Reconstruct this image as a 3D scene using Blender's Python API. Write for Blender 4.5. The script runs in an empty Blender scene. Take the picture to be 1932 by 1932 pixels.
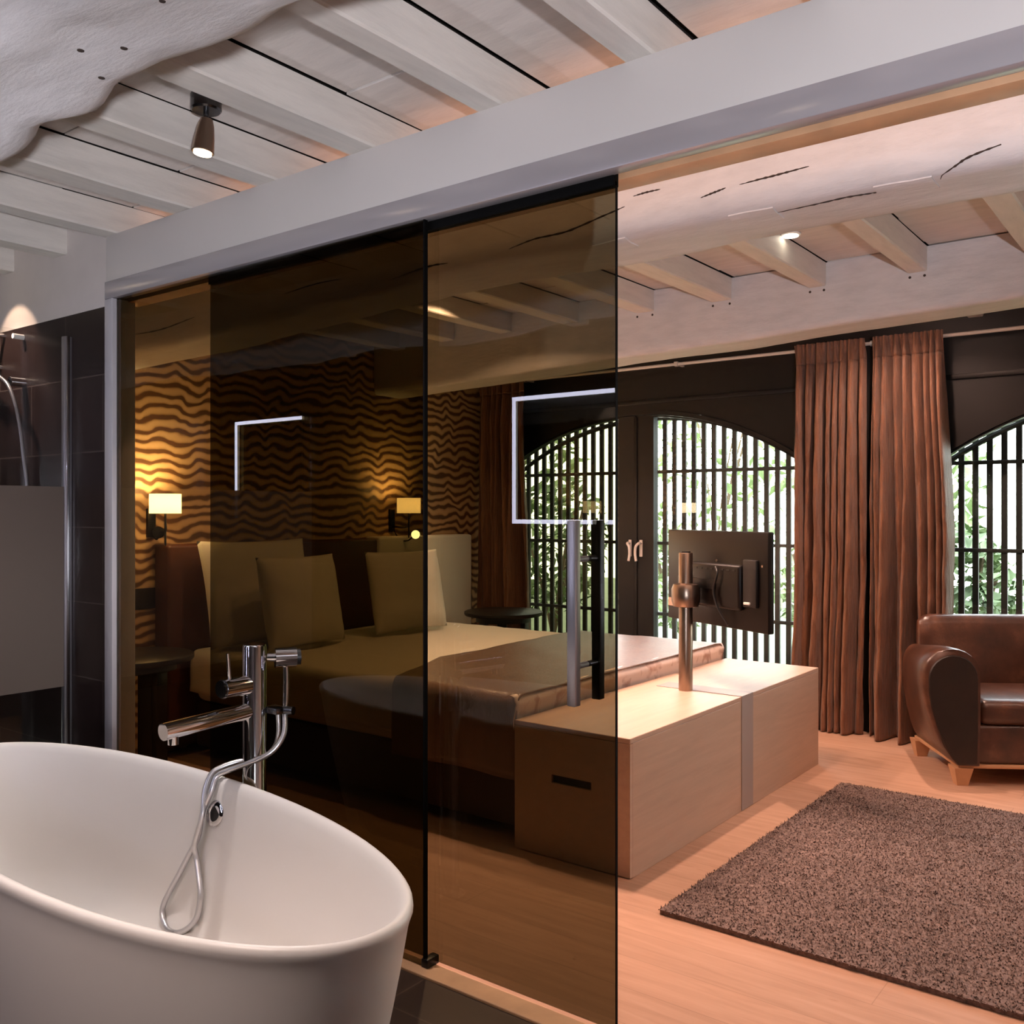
import bpy, bmesh, math, random
from math import sin, cos, pi, radians, exp
from mathutils import Vector, Matrix, noise
from mathutils.bvhtree import BVHTree

random.seed(7)
C = bpy.context.scene.collection
SC = bpy.context.scene

# ------------------------------------------------------------------ colour / materials
def lin(r, g, b):
    def f(v):
        v /= 255.0
        return v / 12.92 if v <= 0.04045 else ((v + 0.055) / 1.055) ** 2.4
    return (f(r), f(g), f(b), 1.0)

class NT:
    """tiny node-tree helper"""
    def __init__(s, name):
        s.m = bpy.data.materials.new(name); s.m.use_nodes = True
        s.t = s.m.node_tree; s.t.nodes.clear()
        s.out = s.n('ShaderNodeOutputMaterial')
    def n(s, typ, **kw):
        nd = s.t.nodes.new(typ)
        for k, v in kw.items():
            if k.startswith('_'):
                setattr(nd, k[1:], v)
            else:
                nd.inputs[k.replace('__', ' ')].default_value = v
        return nd
    def l(s, a, b): s.t.links.new(a, b)
    def coord(s, scale=(1, 1, 1), rot=(0, 0, 0), loc=(0, 0, 0)):
        tc = s.n('ShaderNodeNewGeometry')
        mp = s.n('ShaderNodeMapping'); mp.inputs['Scale'].default_value = scale
        mp.inputs['Rotation'].default_value = rot; mp.inputs['Location'].default_value = loc
        s.l(tc.outputs['Position'], mp.inputs['Vector'])
        return mp.outputs['Vector']
    def noise(s, vec, scale, detail=4, rough=.55, dist=0.0):
        nd = s.n('ShaderNodeTexNoise', Scale=scale, Detail=detail, Roughness=rough, Distortion=dist)
        s.l(vec, nd.inputs['Vector']); return nd.outputs['Fac']
    def ramp(s, fac, stops, interp='LINEAR'):
        r = s.n('ShaderNodeValToRGB'); r.color_ramp.interpolation = interp
        e = r.color_ramp.elements
        while len(e) < len(stops): e.new(0.5)
        for i, (p, c) in enumerate(stops):
            e[i].position = p; e[i].color = c
        s.l(fac, r.inputs['Fac']); return r.outputs['Color']
    def mix(s, fac, a, b, blend='MIX'):
        m = s.n('ShaderNodeMix', _data_type='RGBA', _blend_type=blend)
        for sock, v in ((m.inputs[0], fac), (m.inputs[6], a), (m.inputs[7], b)):
            if hasattr(v, 'is_linked'): s.l(v, sock)
            else: sock.default_value = v
        return m.outputs[2]
    def bump(s, h, strength=.3, dist=.01):
        b = s.n('ShaderNodeBump', Strength=strength, Distance=dist)
        s.l(h, b.inputs['Height']); return b.outputs['Normal']
    def principled(s, color=None, rough=.5, metal=0.0, normal=None, **kw):
        p = s.n('ShaderNodeBsdfPrincipled', Roughness=rough, Metallic=metal)
        if color is not None:
            if hasattr(color, 'is_linked'): s.l(color, p.inputs['Base Color'])
            else: p.inputs['Base Color'].default_value = color
        if normal is not None: s.l(normal, p.inputs['Normal'])
        for k, v in kw.items(): p.inputs[k.replace('__', ' ')].default_value = v
        s.l(p.outputs[0], s.out.inputs['Surface']); return p

def simple(name, col, rough=.5, metal=0., bump=None, vary=0.0, **kw):
    t = NT(name); v = t.coord()
    c = col; nrm = None
    if vary:
        f = t.noise(v, 9, 4)
        d = tuple(x * (1 - vary) for x in col[:3]) + (1,)
        u = tuple(min(1, x * (1 + vary)) for x in col[:3]) + (1,)
        c = t.ramp(f, [(.3, d), (.7, u)])
    if bump:
        nrm = t.bump(t.noise(v, bump[0], 4), bump[1], .005)
    t.principled(c, rough, metal, nrm, **kw)
    return t.m

M = {}
def white_paint(name, col, stretch, crack=False, bs=.3):
    t = NT(name)
    v = t.coord(stretch)
    f = t.noise(v, 6, 6, .6)
    c = t.ramp(f, [(.25, tuple(x * .86 for x in col[:3]) + (1,)), (.6, col)])
    h = t.noise(v, 14, 8, .65)
    if crack:   # thin dark checks along the grain of the timber
        v2 = t.coord((.55, 9, 9))
        k = t.noise(v2, 1.7, 3, .5)
        line = t.ramp(k, [(.0, (1, 1, 1, 1)), (.318, (1, 1, 1, 1)), (.326, (.35, .28, .24, 1)), (.334, (1, 1, 1, 1))])
        c = t.mix(1.0, c, line, 'MULTIPLY')
    t.principled(c, .55, 0, t.bump(h, bs, .010))
    return t.m
M['beam'] = white_paint('whitewashed_timber', lin(212, 207, 206), (1.2, 4, 4))
M['joist'] = white_paint('painted_joist', lin(218, 211, 203), (5, .8, 5), bs=.2)
M['board'] = white_paint('painted_board', lin(214, 205, 198), (1.0, 4, 4), bs=.14)
M['crack'] = simple('timber_crack', lin(52, 38, 30), .9)
M['gap'] = simple('dark_gap', lin(30, 24, 20), .9)
M['plaster'] = simple('white_plaster', lin(206, 196, 190), .6, bump=(60, .06), vary=.03)
M['fascia'] = simple('lacquered_fascia', lin(205, 198, 194), .32, bump=(3, .02))
M['pelmet'] = simple('satin_pelmet', lin(172, 165, 168), .22, .25)
M['stile'] = simple('satin_stile', lin(186, 182, 186), .4, .15)
M['alu'] = simple('brushed_aluminium', lin(176, 172, 178), .3, .85)
M['chrome'] = simple('chrome', lin(228, 226, 228), .05, 1.0)
M['steel'] = simple('brushed_steel', lin(172, 150, 134), .28, 1.0, bump=(200, .05))
M['hose'] = simple('hose_steel', lin(214, 212, 214), .28, .9, bump=(260, .1))
M['dark_chrome'] = simple('dark_chrome', lin(92, 92, 94), .2, 1.0)
M['black'] = simple('black_metal', lin(18, 16, 16), .4, .3)
M['rubber'] = simple('black_seal', lin(8, 7, 7), .7, Specular__IOR__Level=.08)
M['tub'] = simple('white_solid_surface', lin(232, 226, 220), .38)
M['linen'] = simple('white_linen', lin(232, 226, 218), .85, bump=(120, .15))
M['linen_soft'] = simple('white_duvet_cotton', lin(230, 222, 212), .85, bump=(7, .25))
M['bedbase'] = simple('dark_bed_base', lin(64, 44, 34), .8, bump=(150, .2))
M['headboard'] = simple('brown_leather', lin(82, 44, 30), .5, bump=(120, .15), vary=.15)
M['darkwood'] = simple('dark_stained_wood', lin(30, 22, 18), .42, vary=.2)
M['frame'] = simple('dark_brown_joinery', lin(18, 12, 8), .5, vary=.12, Specular__IOR__Level=.35)
M['grille'] = simple('weathered_grille', lin(44, 46, 42), .7, vary=.2)
M['tv'] = simple('glossy_black_plastic', lin(14, 9, 7), .4, Specular__IOR__Level=.3)
M['tvmatte'] = simple('matt_black_plastic', lin(16, 13, 12), .5)
M['label'] = simple('beige_patch', lin(188, 152, 132), .7)
M['legwood'] = simple('pale_oak_leg', lin(196, 150, 112), .5, vary=.12)
M['whiteplastic'] = simple('white_plastic', lin(225, 220, 214), .4)
M['rod'] = simple('pale_metal_rod', lin(226, 212, 200), .35, .1)

def glass(name, tint, rough=0.0, f0=.04, refl=1.0):
    t = NT(name)
    lw = t.n('ShaderNodeLayerWeight', Blend=.5)
    p = t.n('ShaderNodeMath', _operation='POWER'); t.l(lw.outputs['Facing'], p.inputs[0]); p.inputs[1].default_value = 5
    m = t.n('ShaderNodeMath', _operation='MULTIPLY_ADD'); t.l(p.outputs[0], m.inputs[0])
    m.inputs[1].default_value = (1 - f0) * refl; m.inputs[2].default_value = f0 * refl
    tr = t.n('ShaderNodeBsdfTransparent', Color=tint)
    gl = t.n('ShaderNodeBsdfGlossy', Roughness=rough)
    mx = t.n('ShaderNodeMixShader')
    t.l(m.outputs[0], mx.inputs[0]); t.l(tr.outputs[0], mx.inputs[1]); t.l(gl.outputs[0], mx.inputs[2])
    t.l(mx.outputs[0], t.out.inputs['Surface'])
    return t.m
# each pane is a thin slab: the tint applies once at either face
M['bronze'] = glass('bronze_glass', (.40, .37, .275, 1))
M['bronze_deep'] = glass('deep_bronze_glass', (.42, .405, .325, 1))
M['clear'] = glass('clear_glass', (.985, .99, .985, 1))
M['window_glass'] = glass('window_glass', (.97, .985, .97, 1))
def frosted():
    t = NT('frosted_glass')
    tr = t.n('ShaderNodeBsdfTransparent', Color=(.72, .70, .68, 1))
    df = t.n('ShaderNodeBsdfDiffuse', Color=lin(140, 126, 117))
    tl = t.n('ShaderNodeBsdfTranslucent', Color=lin(140, 126, 117))
    a = t.n('ShaderNodeMixShader', Fac=.4); t.l(df.outputs[0], a.inputs[1]); t.l(tl.outputs[0], a.inputs[2])
    b = t.n('ShaderNodeMixShader', Fac=.86); t.l(tr.outputs[0], b.inputs[1]); t.l(a.outputs[0], b.inputs[2])
    t.l(b.outputs[0], t.out.inputs['Surface'])
    return t.m
M['frosted'] = frosted()
def emit(name, col, s):
    t = NT(name); e = t.n('ShaderNodeEmission', Color=col, Strength=s); t.l(e.outputs[0], t.out.inputs['Surface']); return t.m
M['led'] = emit('led_strip', (.76, .76, 1.0, 1), 20)
M['bulb'] = emit('warm_bulb', (1, .80, .55, 1), 14)
M['spotlens'] = emit('downlight_lens', (1, .9, .72, 1), 8)
M['readled'] = emit('reading_led', (1, .95, .75, 1), 60)
M['warmstrip'] = emit('warm_led_strip', (1, .52, .30, 1), 6)
M['mirror'] = simple('mirror_glass', lin(225, 228, 230), .02, 1.0)
def shade():
    t = NT('lamp_shade_fabric')
    e = t.n('ShaderNodeEmission', Color=(1, .78, .50, 1), Strength=12)
    d = t.n('ShaderNodeBsdfDiffuse', Color=lin(235, 220, 190))
    tl = t.n('ShaderNodeBsdfTranslucent', Color=lin(240, 215, 170))
    a = t.n('ShaderNodeMixShader', Fac=.5); t.l(d.outputs[0], a.inputs[1]); t.l(tl.outputs[0], a.inputs[2])
    b = t.n('ShaderNodeAddShader'); t.l(a.outputs[0], b.inputs[0]); t.l(e.outputs[0], b.inputs[1])
    t.l(b.outputs[0], t.out.inputs['Surface']); return t.m
M['shade'] = shade()

def wallpaper():
    t = NT('zebra_wallpaper')
    v = t.coord((1, 1, 1))
    sp = t.n('ShaderNodeSeparateXYZ'); t.l(v, sp.inputs[0])
    n1 = t.noise(v, 2.6, 3, .5)
    a = t.n('ShaderNodeMath', _operation='MULTIPLY_ADD'); t.l(n1, a.inputs[0]); a.inputs[1].default_value = 16; 
    b = t.n('ShaderNodeMath', _operation='MULTIPLY'); t.l(sp.outputs[1], b.inputs[0]); b.inputs[1].default_value = 24
    t.l(b.outputs[0], a.inputs[2])
    sn = t.n('ShaderNodeMath', _operation='SINE'); t.l(a.outputs[0], sn.inputs[0])
    zz = t.n('ShaderNodeMath', _operation='MULTIPLY_ADD'); t.l(sn.outputs[0], zz.inputs[0]); zz.inputs[1].default_value = .017; t.l(sp.outputs[2], zz.inputs[2])
    cb = t.n('ShaderNodeCombineXYZ'); t.l(sp.outputs[0], cb.inputs[0]); t.l(sp.outputs[1], cb.inputs[1]); t.l(zz.outputs[0], cb.inputs[2])
    w = t.n('ShaderNodeTexWave', _wave_type='BANDS', _bands_direction='Z', _wave_profile='SIN',
            Scale=5.2, Distortion=5.0, Detail=1.5, Detail__Scale=.8, Detail__Roughness=.45)
    t.l(cb.outputs[0], w.inputs['Vector'])
    c = t.ramp(w.outputs['Fac'], [(.18, lin(98, 66, 44)), (.55, lin(196, 158, 116)), (.9, lin(212, 176, 134))])
    t.principled(c, .5, 0)
    return t.m
M['wallpaper'] = wallpaper()

def oak_floor():
    t = NT('oak_floorboards')
    v = t.coord((1, 1, 1))
    b = t.n('ShaderNodeTexBrick', _offset=.37, _offset_frequency=2, Scale=1.0, Mortar__Size=.0012, Brick__Width=2.1, Row__Height=.165,
            Color1=(.35, .35, .35, 1), Color2=(.65, .65, .65, 1), Mortar=(.05, .05, .05, 1), Bias=0.0)
    t.l(v, b.inputs['Vector'])
    g = t.noise(t.coord((1.3, 14, 1)), 2.2, 6, .6, .6)
    c = t.ramp(g, [(.25, lin(172, 134, 111)), (.55, lin(186, 148, 124)), (.8, lin(194, 157, 134))])
    tone = t.ramp(b.outputs['Color'], [(.0, (.45, .4, .36, 1)), (.08, (.86, .85, .84, 1)), (1, (1.06, 1.04, 1.03, 1))])
    c = t.mix(1.0, c, tone, 'MULTIPLY')
    k = t.noise(t.coord((2.2, 9, 1)), 1.6, 3, .5, 1.5)
    kn = t.ramp(k, [(.0, (1, 1, 1, 1)), (.70, (1, 1, 1, 1)), (.76, (.72, .62, .56, 1))])
    c = t.mix(1.0, c, kn, 'MULTIPLY')
    t.principled(c, .62, 0, t.bump(g, .08, .004), Specular__IOR__Level=.25)
    return t.m
M['oak'] = oak_floor()

def washed_oak():
    t = NT('washed_oak_veneer')
    g = t.noise(t.coord((9, 1.1, 13)), 2.5, 6, .6, .4)
    c = t.ramp(g, [(.25, lin(180, 152, 131)), (.6, lin(192, 163, 141)), (.85, lin(198, 171, 150))])
    t.principled(c, .45, 0, t.bump(g, .05, .003)); return t.m
M['veneer'] = washed_oak()
M['bandmetal'] = simple('grey_metal_band', lin(158, 144, 138), .5, .1)

def tile(name, ax, bw, rh, c1, c2, mort, rough, off=0.5):
    t = NT(name)
    g = t.n('ShaderNodeNewGeometry'); sp = t.n('ShaderNodeSeparateXYZ'); t.l(g.outputs['Position'], sp.inputs[0])
    cb = t.n('ShaderNodeCombineXYZ')
    t.l(sp.outputs[ax[0]], cb.inputs[0]); t.l(sp.outputs[ax[1]], cb.inputs[1])
    mp = t.n('ShaderNodeMapping'); mp.inputs['Location'].default_value = (.03, -.019, 0); t.l(cb.outputs[0], mp.inputs['Vector'])
    b = t.n('ShaderNodeTexBrick', _offset=off, Scale=1, Mortar__Size=.0028, Brick__Width=bw, Row__Height=rh, Color1=c1, Color2=c2, Mortar=mort, Bias=0.0)
    t.l(mp.outputs[0], b.inputs['Vector'])
    n = t.noise(t.coord(), 7, 5, .6)
    c = t.mix(1.0, b.outputs['Color'], t.ramp(n, [(.3, (.75, .75, .75, 1)), (.7, (1.1, 1.1, 1.1, 1))]), 'MULTIPLY')
    t.principled(c, rough, 0, t.bump(n, .06, .004)); return t.m
M['walltile'] = tile('dark_wall_tile', (0, 2), .61, .3165, lin(46, 33, 31), lin(40, 29, 28), lin(78, 66, 62), .28)
M['floortile'] = tile('dark_floor_tile', (0, 1), .605, .605, lin(52, 36, 30), lin(46, 32, 27), lin(76, 58, 48), .4)

def curtain_mat(name, a, b, rough=.42, bs=.8):
    t = NT(name)
    f = t.noise(t.coord((26, 26, 2.4)), 1.6, 6, .65, .5)
    h = t.noise(t.coord((1, 1, .16)), 46, 6, .65, 1.2)
    c = t.ramp(f, [(.3, a), (.7, b)])
    t.principled(c, rough, 0, t.bump(h, bs, .016), Sheen__Weight=.2); return t.m
M['curtain'] = curtain_mat('copper_taffeta', lin(88, 52, 32), lin(146, 96, 66))
M['throw'] = curtain_mat('taupe_satin_throw', lin(104, 76, 60), lin(126, 96, 78), .27, .25)
def hem():
    t = NT('floral_hem')
    f = t.noise(t.coord(), 11, 3, .5, .8)
    c = t.ramp(f, [(.38, lin(226, 204, 190)), (.55, lin(226, 206, 194)), (.68, lin(180, 146, 130))])
    t.principled(c, .7, 0, t.bump(f, .2, .006)); return t.m
M['hem'] = hem()
def rugmat():
    t = NT('shaggy_wool')
    f = t.noise(t.coord(), 75, 3, .7)
    g = t.noise(t.coord((1, 1.6, 1)), 5, 4, .6)
    c = t.ramp(f, [(.3, lin(80, 63, 58)), (.7, lin(138, 116, 108))])
    c = t.mix(1.0, c, t.ramp(g, [(.3, (.84, .84, .84, 1)), (.7, (1.08, 1.08, 1.08, 1))]), 'MULTIPLY')
    t.principled(c, .95); return t.m
M['rug'] = rugmat()
def leather():
    t = NT('worn_brown_leather')
    f = t.noise(t.coord(), 5, 6, .65)
    g = t.noise(t.coord(), 90, 3, .6)
    c = t.ramp(f, [(.3, lin(50, 30, 21)), (.55, lin(80, 49, 35)), (.78, lin(122, 82, 61))])
    t.principled(c, .33, 0, t.bump(g, .2, .004), Specular__IOR__Level=.65); return t.m
M['leather'] = leather()
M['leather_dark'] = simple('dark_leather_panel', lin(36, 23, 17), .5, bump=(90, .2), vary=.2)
def leafmat(name, a, b):
    t = NT(name)
    f = t.noise(t.coord(), 4, 3, .6); c = t.ramp(f, [(.3, a), (.7, b)])
    p = t.principled(c, .6); return t.m
M['leaf'] = leafmat('sunlit_leaves', lin(98, 116, 76), lin(150, 166, 120))
M['leaf2'] = leafmat('deep_leaves', lin(66, 86, 52), lin(108, 128, 86))
M['bark'] = simple('bark', lin(92, 76, 60), .9, bump=(30, .5))
M['grass'] = leafmat('lawn', lin(84, 98, 62), lin(110, 122, 84))

# ------------------------------------------------------------------ mesh builder
class MB:
    def __init__(s): s.bm = bmesh.new()
    def box(s, x0, x1, y0, y1, z0, z1, bevel=0.0, seg=2):
        r = bmesh.ops.create_cube(s.bm, size=1.0)
        for v in r['verts']:
            v.co = Vector(((x0 + x1) / 2 + v.co.x * (x1 - x0), (y0 + y1) / 2 + v.co.y * (y1 - y0), (z0 + z1) / 2 + v.co.z * (z1 - z0)))
        if bevel:
            es = list({e for v in r['verts'] for e in v.link_edges})
            bmesh.ops.bevel(s.bm, geom=es, offset=bevel, segments=seg, affect='EDGES', profile=.5)
        return s
    def grid(s, pts, close_u=False, close_v=False, cap=False):
        """pts[i][j] -> quads"""
        vs = [[s.bm.verts.new(p) for p in row] for row in pts]
        nu, nv = len(vs), len(vs[0])
        for i in range(nu if close_u else nu - 1):
            for j in range(nv if close_v else nv - 1):
                try: s.bm.faces.new((vs[i][j], vs[(i + 1) % nu][j], vs[(i + 1) % nu][(j + 1) % nv], vs[i][(j + 1) % nv]))
                except ValueError: pass
        if cap and close_v:
            for row in (vs[0], vs[-1]):
                try: s.bm.faces.new(row)
                except ValueError: pass
        return s
    def tube(s, path, r, n=10, cap=True, rads=None):
        path = [Vector(p) for p in path]; rows = []
        up = Vector((0, 0, 1)); prev = None
        for i, p in enumerate(path):
            t = (path[min(i + 1, len(path) - 1)] - path[max(i - 1, 0)]).normalized()
            if prev is None:
                a = t.cross(up)
                if a.length < .05: a = t.cross(Vector((1, 0, 0)))
            else:
                a = prev - t * prev.dot(t)
            a.normalize(); prev = a; b = t.cross(a)
            rr = rads[i] if rads else r
            rows.append([p + (a * cos(2 * pi * k / n) + b * sin(2 * pi * k / n)) * rr for k in range(n)])
        return s.grid(rows, close_v=True, cap=cap)
    def lathe(s, prof, cx, cy, n=32, cap=True):
        rows = [[(cx + r * cos(2 * pi * k / n), cy + r * sin(2 * pi * k / n), z) for k in range(n)] for r, z in prof]
        return s.grid(rows, close_v=True, cap=cap)
    def cyl(s, p0, p1, r, n=20, r2=None):
        return s.tube([p0, p1], r, n, rads=[r, r2 if r2 is not None else r])
    def prism(s, poly, y0, y1, ax='y'):
        """poly of (x,z) extruded in y"""
        def P(a, b, c): return (a, c, b) if ax == 'y' else ((c, a, b) if ax == 'x' else (a, b, c))
        A = [s.bm.verts.new(P(a, b, y0)) for a, b in poly]; B = [s.bm.verts.new(P(a, b, y1)) for a, b in poly]
        s.bm.faces.new(A); s.bm.faces.new(list(reversed(B)))
        for i in range(len(poly)):
            j = (i + 1) % len(poly)
            s.bm.faces.new((A[i], B[i], B[j], A[j]))
        return s
    def xf(s, mat):
        bmesh.ops.transform(s.bm, matrix=mat, verts=s.bm.verts[:]); return s

def root_of(o):
    while o.parent: o = o.parent
    return o
def obj(name, mb, mat, parent=None, smooth=True, angle=40, at=None):
    bm = mb.bm
    bmesh.ops.remove_doubles(bm, verts=bm.verts[:], dist=1e-6)
    bmesh.ops.recalc_face_normals(bm, faces=bm.faces[:])
    me = bpy.data.meshes.new(name)
    o = bpy.data.objects.new(name, me); C.objects.link(o)
    if parent is not None:
        off = Vector(root_of(parent).location)
        for v in bm.verts: v.co -= off
        o.parent = parent
    else:
        if at is None:
            xs = [v.co.x for v in bm.verts]; ys = [v.co.y for v in bm.verts]; zs = [v.co.z for v in bm.verts]
            at = ((min(xs) + max(xs)) / 2, (min(ys) + max(ys)) / 2, min(zs))
        off = Vector(at)
        for v in bm.verts: v.co -= off
        o.location = off
    bm.to_mesh(me); bm.free()
    me.materials.append(mat)
    if smooth:
        for p in me.polygons: p.use_smooth = True
        try: me.set_sharp_from_angle(angle=radians(angle))
        except Exception: pass
    return o
def thing(name, label, cat, loc, group=None):
    o = bpy.data.objects.new(name, None); C.objects.link(o); o.location = loc
    o.empty_display_size = .1
    o['label'] = label; o['category'] = cat
    if group: o['group'] = group
    return o
def tag(o, label, cat, group=None):
    o['label'] = label; o['category'] = cat
    if group: o['group'] = group
    return o
def struct(name, mb, mat, parent=None, **kw):
    o = obj(name, mb, mat, parent, **kw)
    if parent is None: o['kind'] = 'structure'
    return o
def dup(root, loc, label, group=None):
    r = root.copy(); C.objects.link(r); r.location = loc; r['label'] = label
    if group: r['group'] = group
    for ch in list(root.children):
        c = ch.copy(); C.objects.link(c); c.parent = r
        for g in ch.children:
            d = g.copy(); C.objects.link(d); d.parent = c
    return r
def fbm(x, y, z, o=4):
    return noise.fractal(Vector((x, y, z)), 1.0, 2.0, o)
def bez(pts, n=8):
    """Catmull-Rom through pts"""
    P = [Vector(p) for p in pts]; P = [P[0] * 2 - P[1]] + P + [P[-1] * 2 - P[-2]]; out = []
    for i in range(1, len(P) - 2):
        for k in range(n):
            t = k / n
            out.append(.5 * ((2 * P[i]) + (P[i + 1] - P[i - 1]) * t + (2 * P[i - 1] - 5 * P[i] + 4 * P[i + 1] - P[i + 2]) * t * t
                             + (3 * P[i] - P[i - 1] - 3 * P[i + 1] + P[i + 2]) * t ** 3))
    out.append(P[-2]); return out

# ------------------------------------------------------------------ room shell
XL, XR = -6.6, 1.7          # bathroom extents
XW = -4.75                  # papered bedroom wall
YF, YG, YB = -.6, 2.03, 5.9 # rear bathroom wall, glass line, window wall
ZC, ZJ = 2.585, 2.47        # boards, underside of joists

struct('floor', MB().box(XW - .1, XR + .1, 2.075, YB + .12, -.08, 0), M['oak'], smooth=False)
f2 = struct('floor_bathroom', MB().box(XL - .1, XR + .1, YF - .1, 2.0, -.08, 0), M['floortile'], smooth=False)
struct('trim_1', MB().box(-3.57, XR, 2.0, 2.075, -.08, .008, .003), M['legwood'], smooth=False)

# painted ceiling boards between the joists, with open seams
JX = [-6.52, -6.04, -5.56, -5.08, -4.60, -4.12, -3.64, -3.16, -2.657, -2.196, -1.672, -1.197, -.70, -.21, .27, .76, 1.24]
JW = [.10, .10, .11, .10, .10, .11, .10, .12, .115, .115, .09, .085, .10, .10, .10, .10, .10]
mb = MB()
rr = random.Random(3)
edges = [XL - .05] + [x for x in JX] + [XR + .05]
for i in range(len(edges) - 1):
    a = edges[i] + (0 if i == 0 else .04); b = edges[i + 1] + .05
    y = YF - .05 + rr.uniform(-.3, 0); first = True
    while y < YB + .05:
        w = rr.choice((.42, .5, .58, .66))
        y1 = min(y + w, YB + .08)
        g = rr.uniform(.003, .007)
        dz = rr.uniform(0, .006); tl = rr.uniform(-.003, .003)
        aa = a + rr.uniform(.0, .008) + (JW[i - 1] - .04 + .002 if i > 0 else 0)
        mb.box(aa, b - .008, max(y + g, YF - .05), y1, ZC + dz, ZC + .02 + dz, .0015, 1)
        y = y1
struct('ceiling', mb, M['board'], smooth=False)
struct('ceiling_backing', MB().box(XL - .1, XR + .1, YF - .1, YB + .15, ZC + .03, ZC + .09), M['gap'], smooth=False)

def joist(x, w, y0, y1, k):
    m = MB(); n = max(8, int((y1 - y0) / .12)); rows = []
    for i in range(n + 1):
        y = y0 + (y1 - y0) * i / n
        d1 = .006 * fbm(y * 1.1, k * 3.1, 0, 2); d2 = .006 * fbm(y * 1.1, k * 3.1, 7, 2); dz = .004 * fbm(y * 1.3, k, 3, 2)
        b = .006
        rows.append([(x + d1, y, ZC - .0), (x + d1, y, ZJ + dz + b), (x + d1 + b, y, ZJ + dz), (x + w + d2 - b, y, ZJ + dz), (x + w + d2, y, ZJ + dz + b), (x + w + d2, y, ZC)])
    m.grid(rows, close_v=True, cap=True)
    return struct('ceiling_joist', m, M['joist'], angle=25)
for k, (x, w) in enumerate(zip(JX, JW)):
    joist(x, w, YF, 4.66 if x > XW else 2.1, k)
for k, (x, w) in enumerate(zip(JX, JW)):
    if x > XW: joist(x, w, 4.9, YB, k + 40)

# walls
def arch_z(dx):
    return 2.076 - (2.18 - math.sqrt(max(0, 2.18 ** 2 - dx * dx)))
WC, HW = [-3.385, -.115], 1.30
def wall_back():
    """window wall with two arched openings, built as columns"""
    m = MB(); y0, y1 = YB, YB + .12; zt = ZC + .03
    poly_segs = []
    def box(xa, xb, za, zb): m.box(xa, xb, y0, y1, za, zb)
    box(XW - .1, WC[0] - HW, -.05, zt); box(WC[0] + HW, WC[1] - HW, -.05, zt); box(WC[1] + HW, XR + .1, -.05, zt)
    for c in WC:
        n = 32
        for i in range(n):
            a = -HW + 2 * HW * i / n; b = -HW + 2 * HW * (i + 1) / n
            za, zb = arch_z(a), arch_z(b)
            m.prism([(c + a, za), (c + b, zb), (c + b, zt), (c + a, zt)], y0, y1)
    return m
struct('wall_back', wall_back(), M['frame'], smooth=False)
struct('wall_left', MB().box(XW - .1, XW, 2.12, YB + .12, -.05, ZC + .03), M['wallpaper'], smooth=False)
struct('wall_right', MB().box(XR, XR + .1, YF - .1, YB + .12, -.05, ZC + .03), M['plaster'], smooth=False)
struct('wall_front', MB().box(XL - .1, XR + .1, YF - .1, YF, -.05, ZC + .03), M['walltile'], smooth=False)
struct('wall_shower', MB().box(XL - .1, XL, YF - .1, 2.12, -.05, ZC + .03), M['walltile'], smooth=False)
struct('wall_divider', MB().box(XL - .05, -3.625, 2.062, 2.12, -.05, ZC + .02), M['plaster'], smooth=False)
struct('wall_divider_tiling', MB().box(XL, -3.628, 2.048, 2.062, 0, 2.196, .001, 1), M['walltile'], smooth=False)
# casing of the glass partition
struct('trim_2', MB().box(-3.625, XR, 2.024, 2.15, 2.283, ZJ, .004), M['fascia'])           # header over the glass
struct('trim_3', MB().box(-3.625, XR, 2.018, 2.066, 2.212, 2.283, .003), M['pelmet'])        # rail cover
struct('trim_4', MB().box(-3.625, -3.567, 2.018, 2.12, 0, 2.212, .003), M['stile'])            # left stile
struct('trim_5', MB().box(-3.625, XR, 2.088, 2.165, 2.206, 2.283, .002), M['legwood'])       # timber lining on the bedroom side
struct('trim_6', MB().box(-3.625, XR, 2.066, 2.088, 2.225, 2.283), M['dark_chrome'])         # running track
# warm strip light lying on top of the header, shining up between the joists
t = thing('strip_light', 'slim warm strip light lying on top of the white header above the glass', 'light strip', (-1.0, 2.2, 2.283))
obj('strip_body', MB().box(-3.55, XR - .05, 2.152, 2.165, 2.283, 2.40, .002), M['alu'], t)
obj('strip_diffuser', MB().box(-3.55, XR - .05, 2.165, 2.175, 2.34, 2.398, .002), M['warmstrip'], t)

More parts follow.
